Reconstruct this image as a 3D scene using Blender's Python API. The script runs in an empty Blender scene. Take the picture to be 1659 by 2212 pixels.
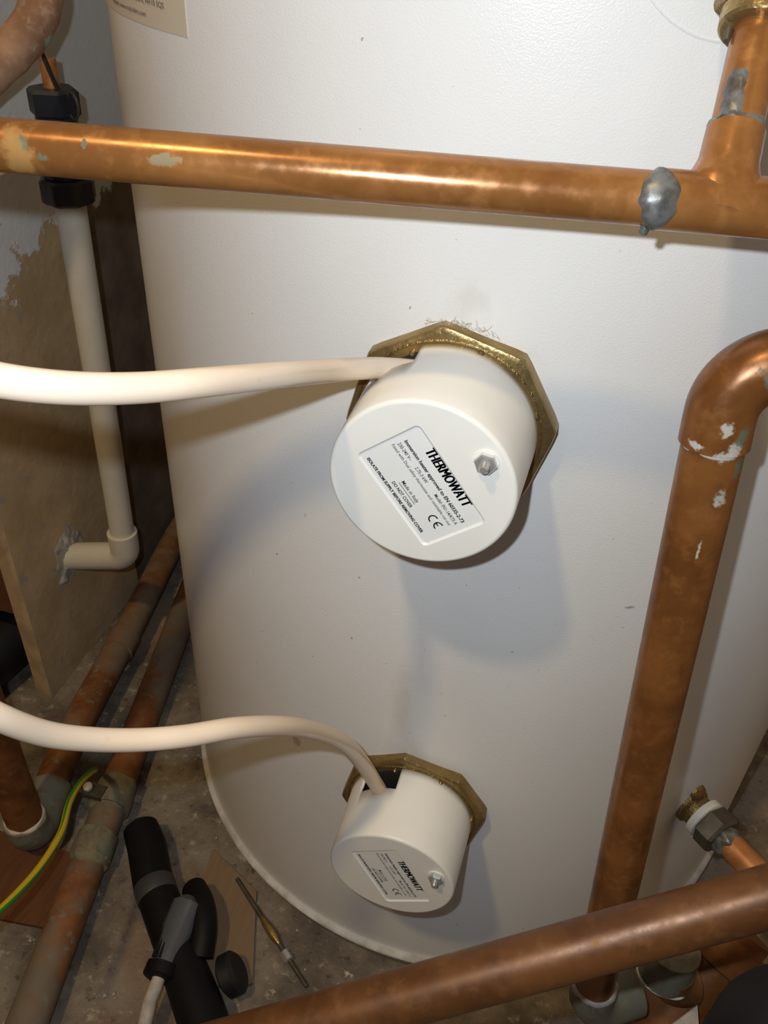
import bpy, bmesh, math, random
from mathutils import Vector, Matrix, noise
PI = math.pi
scene = bpy.context.scene
col = scene.collection
V = Vector

# ------------------------------------------------------------------ camera
cam_d = bpy.data.cameras.new('camera')
cam = bpy.data.objects.new('camera', cam_d)
col.objects.link(cam)
cam_d.sensor_fit = 'HORIZONTAL'
cam_d.sensor_width = 36.0
cam_d.lens = 1832.7 * 36.0 / 1659.0
cam_d.clip_start = 0.005
CAM = V((0.0507, -0.5448, 0.6336))
CR = V((0.9600, 0.2766, 0.0428)); CU = V((-0.1992, 0.5681, 0.7984)); CF = V((-0.1965, 0.7751, -0.6005))
mw = Matrix((CR, CU, -CF)).transposed().to_4x4()
mw.translation = CAM
cam.matrix_world = mw
scene.camera = cam

# ------------------------------------------------------------------ world, lights, exposure
w = bpy.data.worlds.new('world')
scene.world = w
w.use_nodes = True
w.node_tree.nodes['Background'].inputs[0].default_value = (0.86, 0.88, 0.92, 1)
w.node_tree.nodes['Background'].inputs[1].default_value = 0.055

def point_light(name, loc, energy, color, radius):
    d = bpy.data.lights.new(name, 'POINT')
    d.energy = energy; d.color = color; d.shadow_soft_size = radius
    o = bpy.data.objects.new(name, d); col.objects.link(o); o.location = loc
    return o
# the phone's flash, just up-left of the lens
point_light('phone_flash', (0.0237, -0.5400, 0.6486), 3.75, (0.82, 0.92, 1.02), 0.0032)
# the warm bulb hanging in the cupboard, above and behind the photographer
point_light('ceiling_bulb', (-0.36, -1.02, 1.85), 35.0, (1.0, 0.73, 0.35), 0.045)

scene.view_settings.view_transform = 'Standard'
scene.view_settings.look = 'None'
scene.view_settings.exposure = 0.0
scene.view_settings.gamma = 1.0
scene.view_settings.use_curve_mapping = False

# ------------------------------------------------------------------ materials
def lin(c):
    return tuple(((x / 255) / 12.92 if x / 255 <= 0.04045 else ((x / 255 + 0.055) / 1.055) ** 2.4) for x in c) + (1,)

class NT:
    def __init__(self, name):
        self.m = bpy.data.materials.new(name); self.m.use_nodes = True
        self.t = self.m.node_tree; self.n = self.t.nodes; self.l = self.t.links
        self.b = self.n['Principled BSDF']
        self.pos = self.n.new('ShaderNodeNewGeometry').outputs['Position']
    def link(self, a, b): self.l.new(a, b)
    def put(self, sock, val):
        if hasattr(val, 'links'): self.l.new(val, sock)
        elif isinstance(val, tuple) and len(val) == 3 and sock.type == 'RGBA': sock.default_value = val + (1,)
        else: sock.default_value = val
    def noise(self, scale, detail=3, rough=0.55, vec=None, dist=0.0):
        k = self.n.new('ShaderNodeTexNoise')
        k.inputs['Scale'].default_value = scale; k.inputs['Detail'].default_value = detail
        k.inputs['Roughness'].default_value = rough; k.inputs['Distortion'].default_value = dist
        self.link(vec or self.pos, k.inputs['Vector'])
        return k.outputs['Fac']
    def vec(self, scale, vec=None):
        k = self.n.new('ShaderNodeMapping'); k.inputs['Scale'].default_value = scale
        self.link(vec or self.pos, k.inputs['Vector']); return k.outputs[0]
    def ramp(self, fac, a, b, ca=(0, 0, 0, 1), cb=(1, 1, 1, 1)):
        k = self.n.new('ShaderNodeMapRange'); k.interpolation_type = 'SMOOTHSTEP'
        k.inputs['From Min'].default_value = a; k.inputs['From Max'].default_value = b
        self.link(fac, k.inputs['Value']); return k.outputs[0]
    def math(self, op, a, b=None):
        k = self.n.new('ShaderNodeMath'); k.operation = op
        self.put(k.inputs[0], a)
        if b is not None: self.put(k.inputs[1], b)
        return k.outputs[0]
    def mix(self, fac, a, b):
        k = self.n.new('ShaderNodeMix'); k.data_type = 'RGBA'
        self.put(k.inputs[0], fac); self.put(k.inputs[6], a); self.put(k.inputs[7], b)
        return k.outputs[2]
    def mixf(self, fac, a, b):
        k = self.n.new('ShaderNodeMix'); k.data_type = 'FLOAT'
        self.put(k.inputs[0], fac); self.put(k.inputs[2], a); self.put(k.inputs[3], b)
        return k.outputs[0]
    def bump(self, h, strength, dist=0.001):
        k = self.n.new('ShaderNodeBump'); k.inputs['Strength'].default_value = strength
        k.inputs['Distance'].default_value = dist
        self.link(h, k.inputs['Height']); self.link(k.outputs[0], self.b.inputs['Normal'])
    def spot(self, p, r, soft=0.35, wob=0.9, squash=(1, 1, 1), nscale=None):
        """ragged blotch of radius r round the point p"""
        k = self.n.new('ShaderNodeVectorMath'); k.operation = 'SUBTRACT'
        self.link(self.pos, k.inputs[0]); k.inputs[1].default_value = p
        s = self.n.new('ShaderNodeVectorMath'); s.operation = 'MULTIPLY'
        self.link(k.outputs[0], s.inputs[0]); s.inputs[1].default_value = squash
        d = self.n.new('ShaderNodeVectorMath'); d.operation = 'LENGTH'
        self.link(s.outputs[0], d.inputs[0])
        nz = self.noise(nscale or 1.6 / r, 3, 0.6)
        nz = self.math('MULTIPLY', self.math('SUBTRACT', nz, 0.5), r * wob * 2)
        dd = self.math('ADD', d.outputs['Value'], nz)
        return self.ramp(dd, r, r * (1 - soft))
    def set(self, **kw):
        nm = dict(color='Base Color', rough='Roughness', metal='Metallic', coat='Coat Weight', coatr='Coat Roughness',
                  spec='Specular IOR Level', trans='Transmission Weight', sss='Subsurface Weight', alpha='Alpha')
        for k, v in kw.items(): self.put(self.b.inputs[nm[k]], v)
        return self

def plain(name, c, rough=0.5, metal=0.0, var=0.12, scale=60, bump=0.0, **kw):
    t = NT(name); c = lin(c)
    d = tuple(x * (1 - var) for x in c[:3]) + (1,); u = tuple(min(1, x * (1 + var)) for x in c[:3]) + (1,)
    t.set(color=t.mix(t.ramp(t.noise(scale), .3, .7), d, u), rough=rough, metal=metal, **kw)
    if bump: t.bump(t.noise(scale * 8, 2), bump, 0.0004)
    return t.m

def copper(name, base, dark, light, rough=0.32, metal=0.55, verd=0.0, spots=(), patina=None):
    t = NT(name)
    n1 = t.noise(38, 4, 0.6); n2 = t.noise(150, 3, 0.6)
    c = t.mix(t.ramp(n1, .35, .68), lin(dark), lin(base))
    c = t.mix(t.math('MULTIPLY', t.ramp(n2, .5, .75), .55), c, lin(light))
    ro = t.mixf(t.ramp(n2, .3, .7), rough, rough + .14)
    me = metal
    if patina:
        mp = t.ramp(t.noise(9, 4, .6, t.vec((1, 1, 1))), .44, .56)
        c = t.mix(t.math('MULTIPLY', mp, .85), c, lin(patina)); me = t.mixf(mp, me, 0.0); ro = t.mixf(mp, ro, .75)
    if verd > 0:
        mv = t.ramp(t.noise(70, 5, .65), .72 - verd * .45, .80 - verd * .4)
        c = t.mix(mv, c, t.mix(t.ramp(t.noise(220), .4, .6), lin((122, 114, 96)), lin((112, 117, 100))))
        ro = t.mixf(mv, ro, .85); me = t.mixf(mv, me, 0.0)
    for p, r, cc, sq in spots:
        ms = t.spot(p, r, soft=.55, squash=sq)
        c = t.mix(t.math('MULTIPLY', ms, .8), c, lin(cc)); ro = t.mixf(ms, ro, .7)
        me = t.mixf(ms, me, 0.0)
    t.set(color=c, rough=ro, metal=me, spec=.5)
    t.bump(n2, .04, .0005)
    return t.m

S1 = (1, 1, 1)
GREEN = (74, 102, 88); WHITE = (184, 184, 176); TIN = (120, 122, 124)
M = {}
M['cop_up'] = copper('copper_upper', (162, 109, 58), (138, 89, 45), (176, 123, 70), .20, .36, 0.0, [
    ((-0.0744, -0.3219, 0.5672), .0048, (118, 118, 90), (1, 1, 2.2)),
    ((-0.114, -0.3296, 0.5682), .0026, GREEN, (1.6, 1, 1)), ((-0.1089, -0.3289, 0.5654), .0022, GREEN, (1, 1, 1.8)),
    ((-0.097, -0.3254, 0.5697), .0016, GREEN, (1.6, 1, 1)), ((-0.1154, -0.3291, 0.5698), .0016, GREEN, S1),
    ((-0.1165, -0.330, 0.566), .0075, (158, 118, 60), (1.4, 1, .6))])
M['cop_right'] = copper('copper_right', (146, 94, 48), (116, 72, 34), (160, 108, 58), .25, .38, 0.02, [
    ((0.0993, -0.2795, 0.4908), .0030, WHITE, (1, 1, 1)), ((0.1036, -0.279, 0.4832), .0036, WHITE, (1, 1, .9)),
    ((0.101, -0.2805, 0.4805), .0032, WHITE, (.8, 1, 1.2)), ((0.0912, -0.278, 0.4825), .0026, (186, 190, 184), (.6, 1, 1.5)),
    ((0.1044, -0.2812, 0.4640), .0036, (176, 178, 168), (1.2, 1, .8)), ((0.1025, -0.284, 0.4433), .0028, (190, 186, 170), (4, 1, .5)),
    ((0.1051, -0.2771, 0.4880), .0026, GREEN, (1, 1, .5)), ((0.108, -0.2766, 0.4761), .0034, GREEN, (1.4, 1, .7)),
    ((0.108, -0.2700, 0.5105), .0052, GREEN, (1, .5, .8)), ((0.0905, -0.2790, .4985), .0010, WHITE, S1)])
M['cop_low'] = copper('copper_lower', (112, 72, 38), (92, 57, 29), (128, 86, 46), .36, .22, 0.0, [
    ((0.030, -0.388, 0.287), .0020, (156, 108, 54), S1), ((0.0975, -0.366, 0.313), .0014, (166, 116, 58), S1),
    ((0.1085, -0.371, 0.303), .0012, (226, 210, 176), (1, 1, 2.6)), ((0.076, -0.378, .286), .0022, (156, 108, 54), S1)])
M['cop_floor'] = copper('copper_floor', (142, 92, 52), (112, 72, 42), (146, 106, 72), .5, .2, 0.30, patina=(112, 104, 90))
M['cop_riser'] = copper('copper_riser', (134, 84, 42), (100, 60, 30), (146, 98, 54), .42, .3, 0.03)
M['cop_old'] = copper('copper_weathered', (178, 140, 112), (140, 104, 80), (200, 172, 148), .7, .1, 0.12, [
    ((-0.289, -0.062, 0.548), .006, (150, 176, 160), S1)])
M['verdigris'] = copper('verdigris_fitting', (132, 120, 96), (104, 96, 78), (150, 146, 126), .8, .1, 0.62)
M['copper_clean'] = copper('copper_clean', (190, 130, 78), (164, 104, 56), (206, 150, 100), .4, .4, 0.0)

t = NT('solder'); n1 = t.noise(160, 4, .6)
t.set(color=t.mix(t.ramp(n1, .35, .65), lin((88, 86, 80)), lin((128, 128, 126))), metal=.45, rough=.42)
t.bump(n1, .25, .0008); M['solder'] = t.m
t = NT('brass'); n1 = t.noise(420, 3, .7); n2 = t.noise(40, 3)
t.set(color=t.mix(t.ramp(n2, .3, .7), lin((126, 103, 64)), lin((158, 134, 86))), metal=.8, rough=t.mixf(n1, .22, .5))
t.bump(n1, .9, .0010); M['brass'] = t.m
t = NT('brass_machined'); n1 = t.noise(300, 2, .6)
t.set(color=t.mix(t.ramp(t.noise(50), .3, .7), lin((138, 115, 74)), lin((168, 143, 94))), metal=.75, rough=.34)
t.bump(n1, .5, .0008); M['brass2'] = t.m

t = NT('tank_enamel'); n0 = t.noise(6, 3); pits = t.noise(1500, 1, .5); stain = t.noise(3.2, 4, .6, t.vec((3, 3, .5)))
c = t.mix(t.ramp(n0, .35, .7), lin((226, 225, 222)), lin((232, 231, 228)))
c = t.mix(t.math('MULTIPLY', t.ramp(stain, .58, .8), .25), c, lin((206, 196, 176)))
fleck = t.ramp(t.noise(330, 1, .4), .80, .83)
c = t.mix(t.math('MULTIPLY', fleck, .55), c, lin((120, 108, 90)))
# drip streak under the upper heater, scuffs, dust in front of the bosses
for p, r, cc, f_, sq in [((-0.010, -0.2418, 0.272), .012, (186, 172, 146), .25, (1.3, 1, .28)), ((0.003, -0.2418, .506), .010, (170, 160, 140), .22, (.9, 1, .8)),
                       ((0.093, -0.223, .358), .0022, (150, 140, 116), .8, (.6, 1, 2)), ((0.118, -0.2105, .372), .0018, (150, 146, 100), .8, S1),
                       ((-0.078, -0.2288, .198), .006, (150, 120, 92), .5, (1.6, 1, .7)), ((0.0, -0.2418, .235), .010, (190, 176, 150), .2, (1, 1, .6))]:
    c = t.mix(t.math('MULTIPLY', t.spot(p, r, .95 if r > .008 else .6, .45 if r > .008 else 1.0, sq), f_), c, lin(cc))
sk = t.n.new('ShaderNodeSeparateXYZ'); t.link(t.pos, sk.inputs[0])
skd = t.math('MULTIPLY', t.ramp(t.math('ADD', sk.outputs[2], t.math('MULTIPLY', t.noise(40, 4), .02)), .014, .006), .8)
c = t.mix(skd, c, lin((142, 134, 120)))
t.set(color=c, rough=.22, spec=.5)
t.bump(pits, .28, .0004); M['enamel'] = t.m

M['plastic'] = plain('white_plastic', (236, 233, 224), .38, 0, .02, 30)
M['recess'] = plain('rating_recess', (232, 231, 226), .4, 0, .01, 30)
M['ink'] = plain('black_ink', (26, 25, 23), .45, 0, .05)
M['ink2'] = plain('grey_ink', (84, 78, 72), .5, 0, .05)
M['steel'] = plain('zinc_steel', (206, 208, 206), .24, .7, .05, 200)
M['steel_dark'] = plain('dark_steel', (96, 90, 80), .42, .6, .2, 120)
M['dark'] = plain('inside_shade', (30, 24, 20), .8, 0, .1)
M['black'] = plain('black_plastic', (11, 11, 14), .6, 0, .1, 60, .05, spec=.25)
M['black2'] = plain('black_fitting', (34, 37, 44), .36, 0, .12, 60, .05)
M['rubber'] = plain('black_rubber', (14, 15, 18), .6, 0, .1, 60, .05)
M['clear_grey'] = plain('smoked_tube', (84, 86, 92), .25, 0, .08)
M['grey_band'] = plain('grey_band', (58, 58, 64), .5, 0, .05)
M['pvc'] = plain('white_pvc', (206, 198, 182), .4, 0, .05, 25)
M['ptfe'] = plain('white_tape', (226, 222, 206), .6, 0, .04, 60)
M['plaster'] = plain('loose_plaster', (176, 168, 160), .9, 0, .18, 120, .4)
M['sticker'] = plain('paper_sticker', (206, 194, 174), .6, 0, .03, 20)
M['board_edge'] = plain('board_edge', (176, 148, 112), .85, 0, .2, 40, .3)
M['chip'] = plain('plaster_crumb', (196, 186, 170), .9, 0, .1)
t = NT('cable_sheath'); 
t.set(color=t.mix(t.ramp(t.noise(9, 2), .35, .65), lin((228, 200, 168)), lin((236, 214, 190))), rough=.22, spec=.5)
c_ = t.b.inputs['Base Color'].links[0].from_socket
t.set(color=t.mix(t.math('MULTIPLY', t.ramp(t.noise(70, 2), .68, .76), .3), c_, lin((214, 176, 120)))); M['cable'] = t.m

t = NT('earth_sheath')
uv = t.n.new('ShaderNodeUVMap').outputs[0]
sx = t.n.new('ShaderNodeSeparateXYZ'); t.link(uv, sx.inputs[0])
tw = t.math('ADD', sx.outputs[0], t.math('MULTIPLY', sx.outputs[1], 0.16))
st = t.math('LESS_THAN', t.math('FRACT', tw), .5)
t.set(color=t.mix(st, lin((200, 170, 30)), lin((44, 130, 26))), rough=.4); M['earth'] = t.m

# left board: white paint above, bare brown plaster below, ragged border
t = NT('stripped_wall')
sp = t.n.new('ShaderNodeSeparateXYZ'); t.link(t.pos, sp.inputs[0])
nb = t.noise(16, 6, .65)
zz = t.math('ADD', sp.outputs[2], t.math('MULTIPLY', t.math('SUBTRACT', nb, .5), .16))
white = t.ramp(zz, .372, .378)
brown = t.mix(t.ramp(t.noise(24, 5, .6), .3, .7), lin((190, 162, 122)), lin((212, 184, 144)))
brown = t.mix(t.ramp(t.noise(60, 4), .62, .7), brown, lin((178, 164, 146)))
patchy = t.ramp(t.noise(45, 5, .7), .64, .68)
wp = t.mix(t.math('MULTIPLY', patchy, .75), lin((238, 237, 234)), lin((186, 172, 150)))
t.set(color=t.mix(white, brown, wp), rough=.85, spec=.25)
hb = t.math('ADD', t.math('MULTIPLY', white, 1.0), t.noise(120, 4)); t.bump(hb, .35, .0015); M['wall'] = t.m

t = NT('rear_wall_shaded')  # rear stretch of the left wall, its shade painted in as darker tones
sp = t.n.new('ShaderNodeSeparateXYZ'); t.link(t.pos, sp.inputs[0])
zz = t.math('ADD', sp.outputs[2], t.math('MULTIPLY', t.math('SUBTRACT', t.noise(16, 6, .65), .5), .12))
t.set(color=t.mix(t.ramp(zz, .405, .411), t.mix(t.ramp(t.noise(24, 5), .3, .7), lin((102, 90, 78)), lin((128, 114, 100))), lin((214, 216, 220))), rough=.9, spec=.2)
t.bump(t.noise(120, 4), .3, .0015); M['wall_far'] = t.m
t = NT('dusty_concrete')
n1 = t.noise(18, 6, .65); n2 = t.noise(90, 5, .7); n3 = t.noise(7, 3)
c = t.mix(t.ramp(n1, .32, .66), lin((92, 84, 76)), lin((140, 128, 114)))
c = t.mix(t.math('MULTIPLY', t.ramp(n2, .56, .7), .8), c, lin((172, 162, 146)))
c = t.mix(t.math('MULTIPLY', t.ramp(n2, .42, .30), .7), c, lin((56, 50, 46)))
c = t.mix(t.math('MULTIPLY', t.ramp(n3, .55, .65), .45), c, lin((136, 106, 78)))
t.set(color=c, rough=.9, spec=.2); t.bump(t.noise(140, 5, .7), .6, .003); M['floor'] = t.m

def wood(name, a, b):
    t = NT(name)
    g = t.noise(30, 4, .6, t.vec((6, 1, 6)), 1.0)
    c = t.mix(t.ramp(g, .3, .7), lin(a), lin(b))
    c = t.mix(t.math('MULTIPLY', t.ramp(t.noise(60, 4), .6, .72), .5), c, lin((120, 110, 98)))
    t.set(color=c, rough=.75, spec=.25); t.bump(g, .2, .0008); return t.m
M['wood'] = wood('plywood', (122, 100, 78), (130, 107, 84))
M['batten'] = wood('stained_batten', (92, 58, 36), (104, 66, 42))
M['outer'] = plain('bare_brick', (128, 84, 54), .9, 0, .3, 30, .4)

# ------------------------------------------------------------------ mesh helpers
class MB:
    def __init__(self): self.v = []; self.f = []; self.uv = None
    def add(self, vs, fs, uv=None):
        o = len(self.v); self.v += [V(p) for p in vs]; self.f += [tuple(i + o for i in q) for q in fs]
        if uv is not None: self.uv = (self.uv or []) + list(uv)
        return self

def obj(name, mb, mat, parent=None, sharp=35, origin=None, local=False):
    """one mesh object; world-space vertices are made local to the thing's base"""
    me = bpy.data.meshes.new(name)
    if isinstance(mb, MB):
        base = V((0, 0, 0))
        if parent is not None and not local: base = ORG[parent.name]
        elif origin is not None: base = V(origin)
        me.from_pydata([tuple(p - base) for p in mb.v], [], mb.f)
        if mb.uv:
            ul = me.uv_layers.new(name='UVMap')
            for lp in me.loops: ul.data[lp.index].uv = mb.uv[lp.vertex_index]
    else:
        mb.to_mesh(me); mb.free(); base = V(origin or (0, 0, 0))
    bm = bmesh.new(); bm.from_mesh(me); bmesh.ops.recalc_face_normals(bm, faces=bm.faces); bm.to_mesh(me); bm.free()
    me.shade_smooth(); me.set_sharp_from_angle(angle=math.radians(sharp))
    me.materials.append(mat if not isinstance(mat, str) else M[mat])
    o = bpy.data.objects.new(name, me); col.objects.link(o)
    if parent is not None:
        o.parent = parent
        if not local: ORG[o.name] = ORG[parent.name]
    else:
        o.location = base; ORG[o.name] = V(base)
    return o
ORG = {}
def thing(name, label, cat, loc=(0, 0, 0), group=None):
    o = bpy.data.objects.new(name, None); col.objects.link(o); o.location = loc; o.empty_display_size = .02
    o['label'] = label; o['category'] = cat
    if group: o['group'] = group
    ORG[o.name] = V(loc)
    return o
def tag(o, label, cat, group=None):
    o['label'] = label; o['category'] = cat
    if group: o['group'] = group
    return o
def struct(o): o['kind'] = 'structure'; return o

def frames(path):
    n = len(path); T = []
    for i in range(n):
        a = path[max(i - 1, 0)]; b = path[min(i + 1, n - 1)]; T.append((b - a).normalized())
    up = V((0, 0, 1)) if abs(T[0].z) < .9 else V((1, 0, 0))
    X = (up - T[0] * up.dot(T[0])).normalized(); out = []
    for i in range(n):
        X = (X - T[i] * X.dot(T[i])).normalized(); out.append((T[i], X, T[i].cross(X)))
    return out
def tube(path, r, n=28, caps=True, mb=None, wob=None):
    path = [V(p) for p in path]; mb = mb or MB(); fr = frames(path)
    rs = r if isinstance(r, (list, tuple)) else [r] * len(path)
    vs, uv, fs = [], [], []; L = 0
    for i, (p, (t_, x, y)) in enumerate(zip(path, fr)):
        if i: L += (p - path[i - 1]).length
        for k in range(n):
            a = 2 * PI * k / n; rr = rs[i]
            d = x * math.cos(a) + y * math.sin(a)
            if wob: rr += wob(p + d * rs[i])
            vs.append(p + d * rr); uv.append((min(k, n - k) / n * 2, L * 20))
    for i in range(len(path) - 1):
        for k in range(n):
            k2 = (k + 1) % n; fs.append((i * n + k, i * n + k2, (i + 1) * n + k2, (i + 1) * n + k))
    if caps: fs += [tuple(range(n))[::-1], tuple(range((len(path) - 1) * n, len(path) * n))]
    return mb.add(vs, fs, uv)
def spline(pts, per=10):
    P = [V(p) for p in pts]; P = [P[0] * 2 - P[1]] + P + [P[-1] * 2 - P[-2]]; out = []
    for i in range(1, len(P) - 2):
        a, b, c, d = P[i - 1:i + 3]
        for k in range(per):
            t_ = k / per
            out.append(.5 * ((2 * b) + (c - a) * t_ + (2 * a - 5 * b + 4 * c - d) * t_ ** 2 + (3 * b - a - 3 * c + d) * t_ ** 3))
    return out + [P[-2]]
def bend(a, b, c, rad, seg=14):
    """path a -> b -> c with the corner b rounded to the given bend radius"""
    a, b, c = V(a), V(b), V(c); u = (a - b).normalized(); v_ = (c - b).normalized()
    th = math.acos(max(-1, min(1, u.dot(v_)))); d = rad / math.tan(th / 2)
    cen = b + (u + v_).normalized() * (rad / math.sin(th / 2)); p0 = b + u * d; p1 = b + v_ * d
    e0 = p0 - cen; e1 = p1 - cen; ang = e0.angle(e1); ax = e0.cross(e1).normalized()
    return [cen + Matrix.Rotation(ang * i / seg, 3, ax) @ e0 for i in range(seg + 1)]
def lathe(prof, p, axis, n=48, mb=None, poly=None, rot=0.0, xref=None):
    """revolve (distance along axis, radius) pairs round an axis through p; poly = number of flats"""
    p = V(p); t_ = V(axis).normalized(); up = V(xref) if xref else (V((0, 0, 1)) if abs(t_.z) < .9 else V((1, 0, 0)))
    x = (up - t_ * up.dot(t_)).normalized(); y = t_.cross(x); n = poly or n
    vs, fs = [], []
    for h, r in prof:
        for k in range(n):
            a = 2 * PI * k / n + rot; vs.append(p + t_ * h + (x * math.cos(a) + y * math.sin(a)) * r)
    for i in range(len(prof) - 1):
        for k in range(n):
            k2 = (k + 1) % n; fs.append((i * n + k, i * n + k2, (i + 1) * n + k2, (i + 1) * n + k))
    fs += [tuple(range(n))[::-1], tuple(range((len(prof) - 1) * n, len(prof) * n))]
    return (mb or MB()).add(vs, fs)
def collar(p, axis, r_in, length, height, seed, n=40, rings=9, face=None):
    """lumpy solder ring"""
    p = V(p); t_ = V(axis).normalized(); up = V((0, 0, 1)) if abs(t_.z) < .9 else V((1, 0, 0))
    x = (up - t_ * up.dot(t_)).normalized(); y = t_.cross(x); vs, fs = [], []
    for i in range(rings):
        s = -1 + 2 * i / (rings - 1)
        for k in range(n):
            a = 2 * PI * k / n; d = x * math.cos(a) + y * math.sin(a)
            nz = noise.noise(V((d.x * 1.7 + seed, d.y * 1.7, d.z * 1.7 + s * .5))); nz2 = noise.noise(V((d.x * 5 + seed, d.y * 5 + s * 3, d.z * 5)))
            r = r_in - .0004 + height * (1 - s * s) ** .7 * (.75 + .8 * nz + .3 * nz2)
            ln = length * (1 + .6 * nz) / 2
            if face is not None:
                fc = max(0.0, d.dot(face)); ln = length * (.28 + .85 * fc ** 1.5 * (1 + .35 * noise.noise(V((d.x * 3 + seed, d.y * 3, d.z * 3 + (4 if s > 0 else 0)))))) / 2; r = r_in - .0004 + height * (1 - s * s) ** .7 * (.45 + .75 * fc + .15 * nz2)
            vs.append(p + t_ * (s * ln) + d * r)
    for i in range(rings - 1):
        for k in range(n):
            k2 = (k + 1) % n; fs.append((i * n + k, i * n + k2, (i + 1) * n + k2, (i + 1) * n + k))
    return MB().add(vs, fs)
def slab(poly, z0, z1, mb=None):
    n = len(poly); vs = [(x, y, z0) for x, y in poly] + [(x, y, z1) for x, y in poly]
    fs = [tuple(range(n))[::-1], tuple(range(n, 2 * n))] + [(i, (i + 1) % n, n + (i + 1) % n, n + i) for i in range(n)]
    return (mb or MB()).add(vs, fs)
def box(x0, x1, y0, y1, z0, z1, mb=None): return slab([(x0, y0), (x1, y0), (x1, y1), (x0, y1)], z0, z1, mb)

def text_mb(body, size, width=None, shear=0.0, bold=0.0, align='LEFT', scale_y=1.0):
    """flat lettering as mesh: returns vertices (u, v) and faces"""
    cu = bpy.data.curves.new('lettering', 'FONT'); cu.body = body; cu.size = size; cu.shear = shear; cu.offset = bold
    cu.resolution_u = 3; cu.align_x = align
    o = bpy.data.objects.new('lettering', cu); col.objects.link(o)
    dg = bpy.context.evaluated_depsgraph_get(); me = o.evaluated_get(dg).to_mesh()
    vs = [(p.co.x, p.co.y) for p in me.vertices]; fs = [tuple(q.vertices) for q in me.polygons]
    o.evaluated_get(dg).to_mesh_clear(); bpy.data.objects.remove(o); bpy.data.curves.remove(cu)
    if width and vs:
        x0 = min(p[0] for p in vs); x1 = max(p[0] for p in vs); k = width / (x1 - x0)
        vs = [((p[0] - x0) * k, p[1] * scale_y) for p in vs]
    return vs, fs

# ------------------------------------------------------------------ the setting
FZ = -0.018
R = 0.2417
fl = MB(); N = 60; x0, x1, y0, y1 = -.75, .75, -1.3, .5
vs = []
for j in range(N + 1):
    for i in range(N + 1):
        x = x0 + (x1 - x0) * i / N; y = y0 + (y1 - y0) * j / N
        z = FZ + .0022 * (noise.noise(V((x * 9, y * 9, 0)))) - .0022 if math.hypot(x, y) > .2 else FZ - .002
        vs.append((x, y, z))
fl.add(vs, [(j * (N + 1) + i, j * (N + 1) + i + 1, (j + 1) * (N + 1) + i + 1, (j + 1) * (N + 1) + i) for j in range(N) for i in range(N)])
floor = struct(obj('floor', fl, 'floor'))
XW = -.385
wall_left = struct(obj('wall_left', box(XW - .0135, XW, -.098, .072, FZ - .002, 1.9), 'wall', origin=(XW, -.098, FZ)))
edge = MB()
rnd = random.Random(4)
pts = [(FZ - .002 + (1.9 - FZ) * i / 90) for i in range(91)]
vs = []
for z in pts:
    j = .0022 * noise.noise(V((3.1, 0, z * 40))); k = .0016 * noise.noise(V((9.1, 0, z * 55)))
    vs += [(XW - .0135, -.0975, z), (XW - .0135, -.0995, z), (XW - .0025 + j, -.1000 + k, z), (XW + .0004, -.0975 + k * .5, z)]
edge.add(vs, [(i * 4 + k, i * 4 + k + 1, i * 4 + k + 5, i * 4 + k + 4) for i in range(90) for k in range(3)])
obj('board_edge', edge, 'board_edge', wall_left)
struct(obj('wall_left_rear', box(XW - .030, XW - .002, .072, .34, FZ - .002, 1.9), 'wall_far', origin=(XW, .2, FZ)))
struct(obj('wall_back', box(-.76, .76, .34, .36, FZ - .002, 1.9), 'wall', origin=(0, .34, FZ)))
struct(obj('wall_outer', box(-.60, -.58, -1.3, .34, FZ - .002, 1.9), 'outer', origin=(-.59, 0, FZ)))
struct(obj('wall_right', box(.60, .62, -.6, .34, FZ - .002, 1.9), 'wall', origin=(.61, 0, FZ)))
# lump of filler where the overflow pipe goes through the board
pm = MB(); n = 26; vs = []; fs = []
for i in range(n + 1):
    for j in range(n + 1):
        u = -1 + 2 * i / n; v_ = -1 + 2 * j / n; rr = math.hypot(u, v_)
        h = max(0, (1.0 - rr + .45 * noise.noise(V((u * 2.6, v_ * 2.6, 5))))) * .010 * (.6 + .7 * noise.noise(V((u * 6, v_ * 6, 2)))) - .0008
        vs.append((XW + h, -.026 + u * .026, .106 + v_ * .032)); 
fs = [(i * (n + 1) + j, i * (n + 1) + j + 1, (i + 1) * (n + 1) + j + 1, (i + 1) * (n + 1) + j) for i in range(n) for j in range(n)]
obj('plaster_patch', pm.add(vs, fs), 'plaster', wall_left)

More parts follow.
